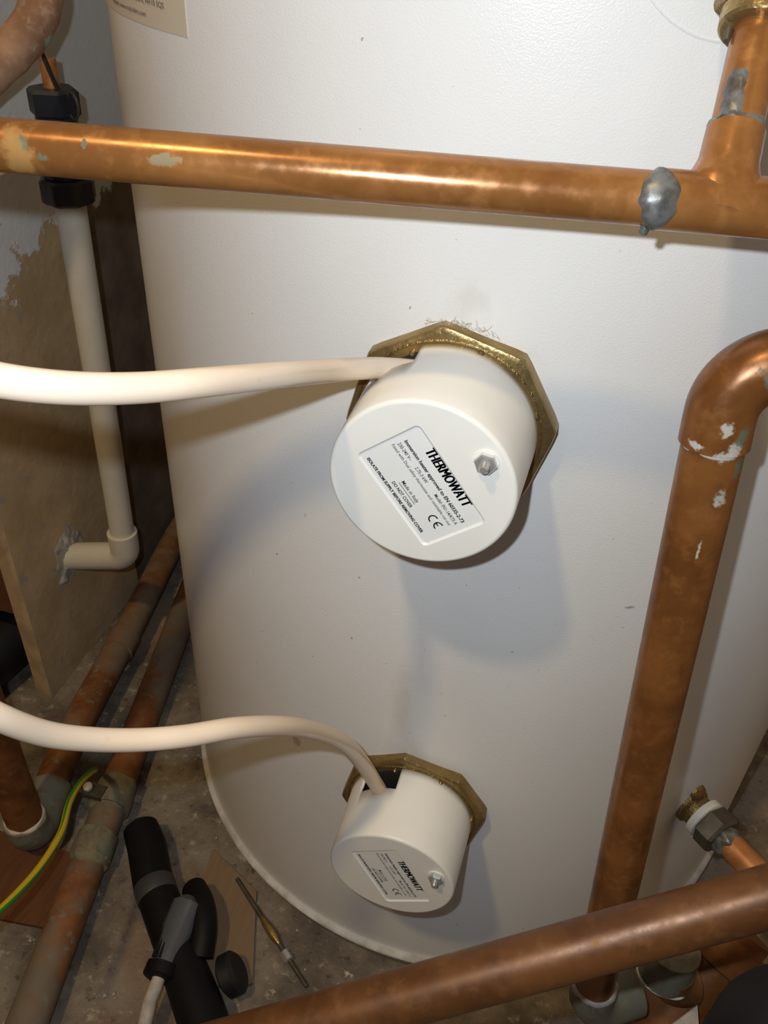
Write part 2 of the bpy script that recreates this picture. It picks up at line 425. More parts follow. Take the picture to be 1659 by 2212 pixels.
# ------------------------------------------------------------------ hot water cylinder
tank = thing('hot_water_cylinder', 'tall white enamelled hot water cylinder standing on the dusty floor', 'water tank', (0, 0, FZ))
prof = [(0, R - .012), (.001, R - .002), (.004, R), (.013, R + .0005), (.0145, R + .0030), (.0165, R + .0042), (.0185, R + .0032), (.0205, R + .0006), (.024, R)]
zs = [.03 + i * .05 for i in range(24)]
prof += [(z, R) for z in zs] + [(1.24, R - .003), (1.28, R - .02), (1.32, R - .07), (1.34, R - .15), (1.345, .02)]
prof = [(h if h < .024 else h, r) for h, r in prof]
obj('tank_body', lathe(prof[:3] + prof[3:], (0, 0, FZ), (0, 0, 1), 160), 'enamel', tank, sharp=50)
def on_tank(a, z, d=0.0): return V(((R + d) * math.cos(a), (R + d) * math.sin(a), z))
def curved_patch(a0, a1, z0, z1, d, n=24):
    mb = MB(); vs = []; fs = []
    for i in range(n + 1):
        a = a0 + (a1 - a0) * i / n
        vs += [on_tank(a, z0, d), on_tank(a, z1, d), on_tank(a, z1, 0), on_tank(a, z0, 0)]
    for i in range(n):
        for k in range(4): fs.append((i * 4 + k, i * 4 + (k + 1) % 4, i * 4 + 4 + (k + 1) % 4, i * 4 + 4 + k))
    fs += [(0, 1, 2, 3), (n * 4, n * 4 + 3, n * 4 + 2, n * 4 + 1)]
    return mb.add(vs, fs)
aR = math.atan2(-.2083, -.1225)            # right border of the paper sticker
aL = aR - .10 / R * 1.55
st = obj('sticker', curved_patch(aL, aR, .580, .690, .0003), 'sticker', tank)
def sticker_text(body, end_a, z, size, width):
    vs, fs = text_mb(body, size, width)
    return MB().add([on_tank(end_a - (width - u) / R, z + v_, .0006) for u, v_ in vs], fs)
tm = MB()
for body, ea, z, sz, wd in [('Wakefield Europort, Castleford, WF10 5QS', math.atan2(-.2001, -.1355), .5880, .0029, .066),
                            ('Website: www.mcylinders.com', math.atan2(-.1898, -.1495), .5832, .0027, .047),
                            ('Manufactured in the United Kingdom', math.atan2(-.2001, -.1355), .6100, .0029, .058)]:
    if 'Manufactured' in body: continue
    p = sticker_text(body, ea, z, sz, wd); tm.add(p.v, p.f)
obj('lettering', tm, 'ink2', st)
# pale sealing disc behind the top fitting
ring = MB(); vs = []; fs = []; ca = math.atan2(-.2315, .072); cz = .634; n = 72
for k in range(n):
    a = 2 * PI * k / n
    for rr, d in ((.0370, 0.0), (.0371, .00025), (.0375, .00025), (.0376, 0.0)):
        vs.append(on_tank(ca + rr * math.cos(a) / R, cz + rr * math.sin(a), d))
fs = [(k * 4 + j, k * 4 + j + 1, ((k + 1) % n) * 4 + j + 1, ((k + 1) % n) * 4 + j) for k in range(n) for j in range(3)]
obj('boss_ring', ring.add(vs, fs), 'enamel', tank)

# ------------------------------------------------------------------ immersion heaters
LW, LH = .0457, .0280
LINES = [  # text, start u, end u, baseline v (share of the plate, from its top left), size, bold, ink
    ('THERMOWATT', .226, .811, .150, .0058, 0.0, 'ink', .35),
    ('Immersion heater approved to EN 60335-2-73', .071, .934, .312, .00215, .00006, 'ink', 0),
    ('230-240 V~       2.75-3 kW            Model: IN1-14/RTS A', .065, .929, .415, .0021, .00001, 'ink', 0),
    ('Fitted with Dual safety thermostat and resettable cut out', .054, .913, .500, .0019, 0.0, 'ink', 0),
    ('Made in Italy', .380, .608, .708, .0022, .00001, 'ink', 0),
    ('DO NOT COVER', .348, .627, .835, .0020, .00004, 'ink', 0),
    ('ISOLATE FROM SUPPLY BEFORE REMOVING COVER', .067, .881, .930, .0018, .00007, 'ink', 0),
]
def heater(label, x, h, cov_rot, oct_rot):
    root = thing('immersion_heater', label, 'heater', (x, -R, h), 'immersion heaters screwed into the cylinder')
    # local frame: x right, z up, -y out of the tank
    def P(r, a, y): return (r * math.cos(a), y, r * math.sin(a))
    # brass head: octagon plate with a rounded rim and a turned seat
    ro = .0448
    def octring(r, y, rnd_=.10):
        out = []
        for k in range(8):
            for s in (-rnd_, 0, rnd_):
                a = oct_rot + PI / 4 * k + s
                af = abs(s); rr = r * math.cos(PI / 8) / math.cos(PI / 8 - af) if af else r * .992
                out.append(P(rr, a, y))
        return out
    mb = MB(); rings = [(ro - .002, .0065), (ro, .0045), (ro, -.0036), (ro - .0006, -.0048), (ro - .0018, -.0054), (ro - .0040, -.0056)]
    vs = []; 
    for r_, y_ in rings: vs += octring(r_, y_)
    n = 24; fs = [(i * n + k, i * n + (k + 1) % n, (i + 1) * n + (k + 1) % n, (i + 1) * n + k) for i in range(len(rings) - 1) for k in range(n)]
    fs += [tuple(range(n)), tuple(range((len(rings) - 1) * n, len(rings) * n))]
    br = obj('brass_head', mb.add(vs, fs), 'brass2', root, local=True, sharp=25)
    # cast round seat inside the octagon
    sb = MB(); lathe([(.004, .0392), (.0058, .0392), (.0062, .0386), (.0048, .0378), (.0046, .0)], (0, 0, 0), (0, -1, 0), 72, sb)
    obj('cast_seat', sb, 'brass', br, local=True)
    for a in (118, 74, 152, 20):
        a_ = math.radians(a) + cov_rot
        obj('pin', lathe([(.004, .0012), (.0066, .0012), (.0072, .0007)], P(.0372 if a != 118 else .0352, a_, 0), (0, -1, 0), 16), 'brass2', br, local=True)
    # white cap, notch in its back rim for the cable, sunk rating plate
    bm = bmesh.new(); N_ = 144; yb, yf = -.0050, -.0498; yn = -.0196
    na0, na1 = math.radians(110.5) + cov_rot, math.radians(147) + cov_rot
    ys = [yb, -.010, -.015, yn, -.03, -.04, yf + .0016]
    rad = lambda y: .0372 + (.0360 - .0372) * (y - yb) / (yf - yb)
    rws = [[bm.verts.new(P(rad(y), na0 + (2 * PI) * k / N_, y)) for k in range(N_)] for y in ys]
    for b in range(1, 5):
        q = b / 4 * PI / 2
        rws.append([bm.verts.new(P(rad(yf) - .0016 * (1 - math.cos(q)), na0 + 2 * PI * k / N_, yf + .0016 * (1 - math.sin(q)))) for k in range(N_)])
    nk = round((na1 - na0) / (2 * PI) * N_)
    for i in range(len(rws) - 1):
        for k in range(N_):
            if i < 3 and k < nk: continue
            bm.faces.new((rws[i][k], rws[i][(k + 1) % N_], rws[i + 1][(k + 1) % N_], rws[i + 1][k]))
    td = math.radians(-52) + cov_rot
    ux, uz = math.cos(td), math.sin(td); cx_, cz_ = .0003 * 1, -.0009
    def L(u, v_, y): return (cx_ + u * ux - v_ * uz, y, cz_ + u * uz + v_ * ux)
    def rrect(w_, h_, r_, y):
        out = []
        for sx_, sy_, a0 in ((1, 1, 0), (-1, 1, 90), (-1, -1, 180), (1, -1, 270)):
            for j in range(6):
                a = math.radians(a0 + 18 * j)
                out.append(L(sx_ * (w_ / 2 - r_) + r_ * math.cos(a), sy_ * (h_ / 2 - r_) + r_ * math.sin(a), y))
        return out
    hole = [bm.verts.new(p) for p in rrect(LW + .001, LH + .001, .0022, yf)]
    he = [bm.edges.new((hole[k], hole[(k + 1) % 24])) for k in range(24)]
    oe = [bm.edges.get((rws[-1][k], rws[-1][(k + 1) % N_])) for k in range(N_)]
    bmesh.ops.triangle_fill(bm, use_beauty=True, use_dissolve=False, edges=he + oe, normal=(0, -1, 0))
    cover = obj('cover', bm, 'plastic', root, local=True, sharp=40)
    for pg in cover.data.polygons:
        if abs(pg.normal.y) > .9995: pg.use_smooth = False
    so = cover.modifiers.new('wall', 'SOLIDIFY'); so.thickness = .0013; so.offset = -1
    rp = MB(); a_ = rrect(LW + .001, LH + .001, .0022, yf - .00002); b_ = rrect(LW - .0006, LH - .0006, .0016, yf + .0007)
    rp.add(a_ + b_, [(k, (k + 1) % 24, 24 + (k + 1) % 24, 24 + k) for k in range(24)] + [tuple(range(24, 48))])
    obj('rating_plate', rp, 'recess', cover, local=True, sharp=20)
    ty = yf + .00055
    let = MB()
    for body, u0, u1, bv, size, bold, ink, shear in LINES:
        vs, fs = text_mb(body, size, (u1 - u0) * LW, shear * .3, bold)
        for sh in ((-.00022, -.00011, 0, .00011, .00022) if body == 'THERMOWATT' else (0,)):
            let.add([L((u0 - .5) * LW + u + sh, (.5 - bv) * LH + v_, ty) for u, v_ in vs], fs)
    for u0, u1, bv in ((.375, .615, .738),):
        let.add([L((u - .5) * LW, (.5 - v_) * LH, ty) for u, v_ in ((u0, bv), (u1, bv), (u1, bv + .008), (u0, bv + .008))], [(0, 1, 2, 3)])
    def arc(cu, cv, r_, w_, a0, a1, n_=18):
        vs = []
        for j in range(n_ + 1):
            a = math.radians(a0 + (a1 - a0) * j / n_)
            vs += [L(cu + r_ * math.cos(a), cv + r_ * math.sin(a), ty), L(cu + (r_ - w_) * math.cos(a), cv + (r_ - w_) * math.sin(a), ty)]
        let.add(vs, [(2 * j, 2 * j + 1, 2 * j + 3, 2 * j + 2) for j in range(n_)])
    ccu, ccv = (.805 - .5) * LW, (.5 - .640) * LH
    arc(ccu, ccv, .0020, .00055, 75, 285); arc(ccu + .0036, ccv, .0020, .00055, 75, 285)
    let.add([L(ccu + u, ccv + v_, ty) for u, v_ in ((.0017, -.00027), (.0034, -.00027), (.0034, .00027), (.0017, .00027))], [(0, 1, 2, 3)])
    obj('lettering', let, 'ink', cover, local=True)
    # fixing stud and nut
    na = math.radians(35.4) + cov_rot; npos = P(.0281, na, yf)
    nut = obj('nut', lathe([(0, .0041), (.0006, .0043), (.0024, .0043), (.0031, .0037), (.0031, .002)], npos, (0, -1, 0), poly=6, rot=.4), 'steel', root, local=True, sharp=25)
    sm = MB(); pf = [(0, .002)]
    for j in range(9): pf += [(.003 + j * .00035, .00195 if j % 2 else .0017)]
    pf += [(.0064, .0013)]
    obj('stud', lathe(pf, npos, (0, -1, 0), 20), 'steel', nut, local=True)
    obj('washer', lathe([(0, .0047), (.0006, .0047), (.0006, .0030)], npos, (0, -1, 0), 28), 'plastic', nut, local=True)
    obj('terminal_shade_disc', lathe([(.0050, .0350), (.0068, .0350), (.0070, .0345), (.0072, .016), (.030, .016), (.031, .014)], (0, 0, 0), (0, -1, 0), 48), 'dark', root, local=True)  # terminal core with an added dark disc that paints the shade inside the notch
    return root
h1 = heater('white capped immersion heater with crisp black print, upper on the cylinder', 0.0, .4526, 0.0, math.radians(7.3))
h2 = heater('white capped immersion heater with cable looping into its top, near the cylinder base', .0016, .1864, math.radians(-9), math.radians(9))

# fluff caught on the upper brass head
fz = MB(); rnd = random.Random(7)
for i in range(70):
    a = math.radians(rnd.gauss(88, 10)); p = V((.0455 * math.cos(a), -R - .001 - rnd.random() * .004, .4526 + .0445 * math.sin(a)))
    d = V((rnd.uniform(-1, 1), rnd.uniform(-.6, .2), rnd.uniform(.1, 1))).normalized() * rnd.uniform(.001, .0035)
    tube(spline([p, p + d * .5 + V((rnd.uniform(-1, 1), 0, rnd.uniform(-1, 1))) * .0006, p + d], 3), .00006, 4, False, fz)
fz.uv = None
fo = obj('dust_fluff', fz, M['plaster'], origin=(0, -R, .4971)); tag(fo, 'wisp of grey dust fluff on top of upper brass octagon', 'dust'); fo['kind'] = 'stuff'

# ------------------------------------------------------------------ heater cables
c1 = [(-.0950, -.428, .5560), (-.0830, -.4091, .5435), (-.0782, -.4011, .5370), (-.0701, -.3879, .5298), (-.0612, -.3716, .5232), (-.0513, -.3519, .5169),
      (-.0430, -.3213, .5055), (-.0374, -.283, .4894), (-.0289, -.264, .4827), (-.0216, -.2565, .4802), (-.0134, -.252, .4787)]
cb = obj('power_cable', tube(spline(c1, 8), .00425, 24), 'cable', origin=c1[-1])
tag(cb, 'thick cream sheathed cable running straight into the upper heater cap', 'cable', 'heater cables')
c2 = [(-.1100, -.418, .452), (-.1047, -.4153, .4332), (-.1006, -.4118, .4224), (-.0957, -.4011, .4037), (-.0883, -.3897, .3899), (-.0777, -.3791, .3809), (-.0654, -.3685, .3751),
      (-.0524, -.3530, .3665), (-.0420, -.3330, .3480), (-.0351, -.312, .3226), (-.0274, -.294, .2954), (-.0219, -.276, .2580), (-.0165, -.264, .2255), (-.0115, -.257, .2020)]
cb = obj('power_cable', tube(spline(c2, 8), .00425, 24), 'cable', origin=c2[-1])
tag(cb, 'cream sheathed cable looping down into the notch of the lower heater cap', 'cable', 'heater cables')

# ------------------------------------------------------------------ upper pipe run with tee
UA = V((-.1136, -.3222, .5660)); UD = V((.9817, .1900, -.0125)).normalized()
T = V((.0770, -.2848, .5635)); BD = V((.0243, .6536, .7564)).normalized()
up = thing('copper_pipe', 'bright copper pipe crossing in front of the cylinder with a soldered tee', 'pipe', tuple(T), 'copper pipes')
obj('pipe', tube([UA - UD * .15, UA, UA + UD * .06, UA + UD * .12, T - UD * .012], .0075, 36), 'cop_up', up)
obj('pipe', tube([T + UD * .012, T + UD * .04, T + UD * .12], .0075, 36), 'cop_up', up)
obj('pipe', tube([T + BD * .010, T + BD * .03, T + BD * .055], .0072, 36), 'cop_up', up)
# tee: run socket and a flared branch socket
rs = .0083
tee = tube([T - UD * .0175, T - UD * .0170, T, T + UD * .0170, T + UD * .0175], [.0076, rs, rs, rs, .0076], 40)
# branch with a fillet where it leaves the run
prof = [(-.004, .0083), (.004, .0118), (.0065, .0106), (.0085, .0095), (.0105, .0088), (.0125, .0083), (.0215, .0081), (.0222, .0073)]
side = UD - BD * UD.dot(BD)
vs = []; nn = 40
xr = side.normalized(); yr = BD.cross(xr)
for h_, r_ in prof:
    for k in range(nn):
        a = 2 * PI * k / nn; ex = abs(math.cos(a)) ** 1.5
        rr = .0081 + (r_ - .0081) * ex if h_ < .0125 else r_
        vs.append(T + BD * h_ + (xr * math.cos(a) + yr * math.sin(a)) * rr)
tee.uv = None
tee.add(vs, [(i * nn + k, i * nn + (k + 1) % nn, (i + 1) * nn + (k + 1) % nn, (i + 1) * nn + k) for i in range(len(prof) - 1) for k in range(nn)])
obj('tee', tee, 'cop_up', up)
o = obj('solder_joint', collar(T - UD * .0180, UD, .0078, .0108, .0020, 2.3, n=64, rings=15, face=(CAM - T).normalized()), 'solder', up); o['label'] = 'lumpy grey solder ring'
drip = MB(); dp = T - UD * .0192 + V((0, -.003, -.0085))
tube([dp + V((.0012, 0, .004)), dp + V((.0004, 0, .0012)), dp + V((0, 0, -.0004)), dp + V((0, 0, -.0010))], [.0010, .0014, .0013, .0004], 12, True, drip); drip.uv = None
obj('solder_drip', drip, 'solder', up)
obj('solder_joint', collar(T + BD * .0222, BD, .0073, .0040, .0011, 5.1), 'solder', up)
# smear of solder up the branch
sm = MB(); pp = []; 
f_ = (CAM - (T + BD * .03)); f_ = (f_ - BD * f_.dot(BD)).normalized(); g_ = BD.cross(f_)
for i in range(15):
    for j in range(11):
        s = i / 14; u = -1 + j / 5
        wdt = .0042 * (1 - .35 * s) * (1 + .5 * noise.noise(V((s * 7, u * .4, 1)))); a = (u * wdt + .0030 * (1 if True else 0)) / .0072
        hgt = .0010 * (1 - u * u) * (1 - .55 * s) * (1 + .8 * noise.noise(V((s * 6, u * 3, 4)))) * min(1, (1 - s) * 6)
        pp.append(T + BD * (.0222 + .0145 * s) + (f_ * math.cos(a) - g_ * math.sin(a)) * (.0071 + hgt))
sm.add(pp, [(i * 11 + j, i * 11 + j + 1, (i + 1) * 11 + j + 1, (i + 1) * 11 + j) for i in range(14) for j in range(10)])
obj('solder_smear', sm, 'solder', up)
LC = UA - UD * .0125
cpl = tube([LC, LC - UD * .0004, LC - UD * .04], [.0076, .0083, .0083], 36)
obj('coupling', cpl, 'cop_up', up)

# brass compression nut at the head of the branch
FB = T + BD * .0512
ft = thing('compression_fitting', 'brass hexagon compression nut at the head of the tee branch', 'pipe fitting', tuple(FB))
obj('collar', lathe([(0, .0104), (.0008, .0112), (.0050, .0114), (.0058, .0106)], FB, BD, 44), 'brass2', ft)
obj('hex_nut', lathe([(.0050, .0116), (.0062, .0132), (.0080, .0138), (.022, .0138), (.024, .0124)], FB, BD, poly=6, rot=.42), 'brass', ft, sharp=25)
obj('tail', lathe([(.022, .0100), (.040, .0100)], FB, BD, 36), 'brass2', ft)
obj('olive_lip', lathe([(-.0030, .0009), (.0005, .0011)], FB - UD * .0082 + V((0, -.001, 0)), BD, 10), 'steel_dark', ft)

# ------------------------------------------------------------------ right-hand drop pipe with elbow
RA = V((.0995, -.2700, .4647)); RD = V((.0696, -.0943, -.9931)).normalized()
PE = RA - RD * .045           # elbow corner
right = thing('copper_pipe', 'dark copper drop pipe with elbow and white flux stains beside the cylinder', 'pipe', tuple(RA + RD * .33), 'copper pipes')
obj('pipe', tube([RA - RD * .02, RA + RD * .05, RA + RD * .15, RA + RD * .25, RA + RD * .318], .0110, 40), 'cop_right', right)
HD = V((.985, .14, .06)).normalized()
el = bend(RA, PE, PE + HD * .06, .019, 20)
path = [RA - RD * .0145, RA - RD * .0150, RA - RD * .0205] + el + [PE + HD * .03, PE + HD * .0305]
rr = [.0111, .0122, .0122] + [.0121] * len(el) + [.0122, .0111]
obj('elbow', tube(path, rr, 44), 'cop_right', right)
obj('pipe', tube([PE + HD * .026, PE + HD * .10], .0110, 40), 'cop_right', right)
obj('solder_joint', collar(RA - RD * .0144, RD, .0110, .0024, .0007, 8.2), M['chip'], right)
# bottom elbow and the stub under the front pipe
RE = RA + RD * .338
el = bend(RA, RE, RE + V((.8, .55, -.05)).normalized() * .05, .016, 14)
obj('elbow', tube([RE - RD * .0235, RE - RD * .0232] + el + [RE + V((.8, .55, -.05)).normalized() * .03], [.0111, .0125] + [.0124] * (len(el) + 1), 36), 'verdigris', right)
obj('solder_joint', collar(RE - RD * .0235, RD, .0110, .0050, .0022, 3.7), M['plaster'], right)

# ------------------------------------------------------------------ front pipe
BP = V((.0332, -.3873, .2731)); BQ = V((.1564, -.3378, .3300)); BDr = (BQ - BP).normalized()
fp = obj('copper_pipe', tube([BP - BDr * .16, BP - BDr * .05, BP, BP + BDr * .07, BQ, BQ + BDr * .12], .0110, 44), 'cop_low', origin=tuple(BP))
tag(fp, 'scratched brown copper pipe sloping across in front of the cylinder base', 'pipe', 'copper pipes')

# ------------------------------------------------------------------ white overflow pipe with black coupling
wp = thing('overflow_pipe', 'cream white plastic overflow pipe with elbow turning into the stripped wall', 'pipe', (-.326, -.0215, .12))
WT = V((-.3205, -.0215, .445)); WB = V((-.3265, -.0225, .117))
obj('pipe', tube([WT, WT.lerp(WB, .5), WB + V((0, 0, .018))], .01075, 32), 'pvc', wp)
WH = V((-.95, -.06, -.22)).normalized()
el = bend(WB + V((0, 0, .05)), WB, WB + WH * .05, .0125, 12)
obj('elbow', tube([WB + V((0, 0, .0285)), WB + V((0, 0, .028)), WB + V((0, 0, .0130))] + el + [WB + WH * .022, WB + WH * .068], [.0110, .0134, .0132] + [.0130] * (len(el) + 2), 32), 'pvc', wp)
wa = (WT - WB).normalized()
F0 = WT - wa * .004
bc = thing('pipe_coupling', 'black plastic compression coupling on top of the cream overflow pipe', 'pipe fitting', tuple(F0))
def wp_at(s): return F0 + wa * s
def ribbed(p, r, L_, n_=10):
    mb = MB(); vs = []; m = n_ * 4
    for h_, k_ in ((0, .90), (.0018, 1), (L_ - .0018, 1), (L_, .90)):
        for k in range(m):
            a = 2 * PI * k / m; f2 = 1.0 if k % 4 in (0, 1) else .93
            vs.append(p + wa * h_ + (V((1, 0, 0)) * math.cos(a) + V((0, 1, 0)) * math.sin(a)) * r * k_ * f2)
    fs = [(i * m + k, i * m + (k + 1) % m, (i + 1) * m + (k + 1) % m, (i + 1) * m + k) for i in range(3) for k in range(m)]
    return mb.add(vs, fs + [tuple(range(m)), tuple(range(3 * m, 4 * m))])
obj('nut', ribbed(wp_at(0), .0185, .017, 8), 'black2', bc)
obj('body', lathe([(.016, .0140), (.019, .0150), (.034, .0150), (.038, .0165), (.044, .0165), (.049, .0135), (.058, .0135)], F0, wa, 32), 'black2', bc)
obj('nut', lathe([(.056, .0150), (.058, .0168), (.071, .0168), (.073, .0145)], F0, wa, poly=6, rot=.3), 'black2', bc, sharp=25)
obj('clip', tube([wp_at(.064) + V((.016 + .004 * math.cos(a), -.004, .008 * math.sin(a))) for a in [PI * 2 * k / 20 for k in range(21)]], .0011, 8, False), 'steel_dark', bc)
obj('tube_stub', tube([wp_at(.070), wp_at(.090)], .0052, 20), 'copper_clean', bc)
wr = obj('thin_wire', tube(spline([wp_at(.071) + V((.008, -.004, 0)), wp_at(.085) + V((.004, -.006, 0)), wp_at(.105) + V((-.001, -.006, 0)), wp_at(.14) + V((-.003, -.004, 0))], 6), .0014, 8), 'rubber', origin=tuple(wp_at(.071)))
tag(wr, 'thin dark wire rising from the black coupling', 'wire')

# weathered pipe in the upper corner
tl = [(-.3550, -.1235, .4930), (-.3247, -.0939, .5224), (-.3102, -.0789, .5371), (-.3010, -.0687, .5472), (-.2955, -.0600, .5570), (-.2945, -.0520, .5670), (-.2960, -.0450, .5790), (-.299, -.036, .60), (-.303, -.02, .65)]
op = obj('copper_pipe', tube(spline(tl, 8), .0117, 32, wob=lambda q: .0006 * noise.noise(q * 120)), 'cop_old', origin=tl[4])
tag(op, 'pale weathered copper pipe bending upwards above the black coupling', 'pipe', 'copper pipes')

# ------------------------------------------------------------------ floor pipes on the left
PA = [V((-.308, -.2250, .002)), V((-.3265, -.149, .006)), V((-.3485, .003, .006)), V((-.3700, .150, .010)), V((-.3715, .26, .012))]
fa = thing('copper_pipe', 'copper floor pipe along the stripped wall with a riser elbow at its end', 'pipe', tuple(PA[0]), 'copper pipes')
da = (PA[1] - PA[0]).normalized()
obj('pipe', tube(spline(PA[0:1] + PA[1:], 6), .0140, 32), 'cop_floor', fa)
RI = V((-.3035, -.243, .000))
el = bend(PA[1], RI, RI + V((0, 0, .1)), .018, 12)
obj('elbow', tube([PA[0] + da * .030, PA[0] + da * .0295, PA[0] + da * .01] + el + [RI + V((0, 0, .030)), RI + V((0, 0, .0305))], [.0142, .0166, .0166] + [.0162] * len(el) + [.0166, .0142], 36, wob=lambda q: .0008 * noise.noise(q * 140)), 'verdigris', fa)
o = obj('riser', tube([RI + V((0, 0, .022)), RI + V((0, 0, .2)), RI + V((0, 0, .6))], .0140, 32), 'cop_riser', fa)
obj('solder_joint', collar(RI + V((0, 0, .0305)), (0, 0, 1), .0141, .0040, .0020, 1.1), M['chip'], fa)
cp_ = V((-.3415, -.045, .006)); cd = (PA[2] - PA[1]).normalized()
obj('coupling', tube([cp_, cp_ + cd * .0005, cp_ + cd * .022, cp_ + cd * .0225], [.0141, .0158, .0158, .0141], 32), 'cop_floor', fa)
B0 = V((-.2225, -.385, -.003)); B1 = V((-.3310, .135, -.003)); bd = (B1 - B0).normalized()
fb = thing('copper_pipe', 'verdigris crusted copper floor pipe lying beside the cylinder base', 'pipe', tuple(B0 + bd * .1), 'copper pipes')
obj('pipe', tube([B0 - bd * .12, B0, B0.lerp(B1, .3), B0.lerp(B1, .6), B1, B1 + bd * .03], .0140, 36, wob=lambda q: .0003 * noise.noise(q * 90)), 'cop_floor', fb)
for s in (.155, .205):
    p = B0 + bd * s
    obj('coupling', tube([p - bd * .011, p - bd * .0105, p, p + bd * .0105, p + bd * .011], [.0141, .0160, .0163, .0160, .0141], 36, wob=lambda q: .0016 * noise.noise(q * 190)), 'verdigris', fb)
    obj('solder_joint', collar(p - bd * .011, bd, .0140, .013, .0034, s * 50, n=56, rings=13), 'verdigris', fb)
# earth clamp strapped round it
p = B0 + bd * .195
ec = thing('earth_clamp', 'grey metal earth clamp strapped round the crusted floor pipe', 'clamp', tuple(p))
obj('strap', lathe([(-.006, .0168), (-.0055, .0172), (.0055, .0172), (.006, .0168)], p, bd, 40), 'verdigris', ec)
lug = MB(); q = p + V((-.006, -.002, .0175))
box(q.x - .016, q.x + .004, q.y - .006, q.y + .006, q.z - .003, q.z + .0015, lug)
obj('lug', lug, 'steel_dark', ec)
obj('screw', lathe([(-.004, .0022), (.004, .0022), (.004, .0038), (.0065, .0038), (.007, .003)], q + V((-.009, 0, 0)), (0, -.25, 1), 18), 'plaster', ec)
ew = [(-.2760, -.186, .028), (-.2628, -.2054, .0560), (-.2530, -.2300, .0790), (-.2420, -.2560, .0960), (-.2271, -.2858, .1096), (-.2169, -.3211, .1273), (-.2127, -.3569, .1464), (-.2125, -.3732, .1586), (-.213, -.40, .18)]
eo = obj('earth_wire', tube(spline(ew, 10), .0023, 20), 'earth', origin=ew[0]); tag(eo, 'green and yellow striped earth wire hanging over the floor pipes', 'wire')

sd = obj('wooden_stud', box(-.480, -.4005, -.095, -.045, .085, 1.88), 'batten', origin=(-.44, -.07, .085))
tag(sd, 'upright wooden stud behind the edge of the stripped wall board', 'post')
lg = obj('shade_infill', tube(spline([(-.470, -.200, .012), (-.455, -.120, .012), (-.440, -.03, .014), (-.436, .10, .014), (-.436, .25, .014)], 6), .030, 28), 'rubber', origin=(-.44, 0, FZ))  # added black tube standing in for the shadowed gap behind the board
tag(lg, 'added black shade lagging lying behind the stripped wall board', 'infill')
# ------------------------------------------------------------------ things on the floor, left
wb = obj('wooden_batten', slab([(-.400, -.236), (-.276, -.236), (-.247, -.288), (-.262, -.296), (-.400, -.312)], FZ - .004, -.0165), 'batten', origin=(-.32, -.27, FZ))
tag(wb, 'thin red brown wooden board lying under the riser elbow', 'board')
pl = obj('plywood_offcut', slab([(-.168, -.198), (-.1190, -.2215), (-.0945, -.287), (-.1000, -.2905), (-.1500, -.306)], FZ - .004, FZ + .0022), 'wood', origin=(-.13, -.25, FZ))
tag(pl, 'flat tan plywood offcut on the floor beneath the black tool', 'board')
tool = thing('hand_tool', 'black plastic hand tool with grey band and smoked tube lying on the floor', 'tool', (-.175, -.265, FZ))
tp = [V((-.228, -.2060, .0000)), V((-.2240, -.2122, 0)), V((-.1935, -.2475, .000)), V((-.1571, -.2835, .001)), V((-.1184, -.3214, .002)), V((-.090, -.350, .002))]
td_ = (tp[4] - tp[1]).normalized()
obj('barrel', tube([tp[0], tp[0] + td_ * .003, tp[0] + td_ * .02, tp[2], tp[3], tp[4], tp[5]], [.0105, .0140, .0150, .0152, .0150, .0165, .0165], 32), 'black', tool)
obj('band', tube([tp[2] + td_ * .000, tp[2] + td_ * .001, tp[2] + td_ * .013, tp[2] + td_ * .014], [.0150, .0155, .0155, .0150], 32), 'grey_band', tool)
s0, s1 = V((-.1565, -.2560, .0130)), V((-.1530, -.3040, .0100))
obj('side_tube', tube([s0, s0.lerp(s1, .12), s0.lerp(s1, .5), s1], [.0060, .0120, .0118, .0085], 28), 'clear_grey', tool)
for k in (-1, 0, 1):
    off = V((-.0060 + .0030 * k, 0, .0092 - .0012 * (1 - k)))
    obj('rib', tube([s0.lerp(s1, .15) + off, s1 + off * .9], .0011, 8), 'black', tool)
cd_ = (s1 - s0).normalized()
obj('cap', tube([s1, s1 + cd_ * .001, s1 + cd_ * .009, s1 + cd_ * .010], [.0085, .0120, .0120, .010], 24), 'black', tool)
obj('nozzle', tube([s1 + cd_ * .010, s1 + cd_ * .024, V((-.1480, -.3480, .0))], [.0046, .0046, .0050], 20), M['plaster'], tool)
obj('shoulder', tube(spline([V((-.1600, -.2440, .004)), V((-.1480, -.2560, .010)), V((-.1380, -.2720, .010)), V((-.1330, -.2900, .004))], 6), .0095, 20), 'black', tool)
obj('knob', lathe([(0, .0120), (.002, .0150), (.010, .0150), (.013, .0120)], V((-.1120, -.2960, -.001)), (.75, .5, .42), 30), 'rubber', tool)
rod = thing('metal_rod', 'slim rusty rod with shiny brass ferrules lying beside the cylinder base', 'rod', (-.09, -.25, FZ))
ra, rb = V((-.1373, -.2175, -.0142)), V((-.0559, -.2783, -.0148)); rd_ = (rb - ra).normalized()
obj('shaft', tube([ra, ra + rd_ * .04, rb], [.0016, .0020, .0015], 14), M['steel_dark'], rod)
obj('ferrule', tube([ra + rd_ * .038, ra + rd_ * .044, ra + rd_ * .053, ra + rd_ * .058, ra + rd_ * .064], [.0018, .0030, .0036, .0034, .0018], 20), 'brass2', rod)
obj('ferrule', tube([ra + rd_ * .0705, ra + rd_ * .071, ra + rd_ * .0785, ra + rd_ * .079], [.002, .0036, .0036, .002], 20), 'steel', rod)

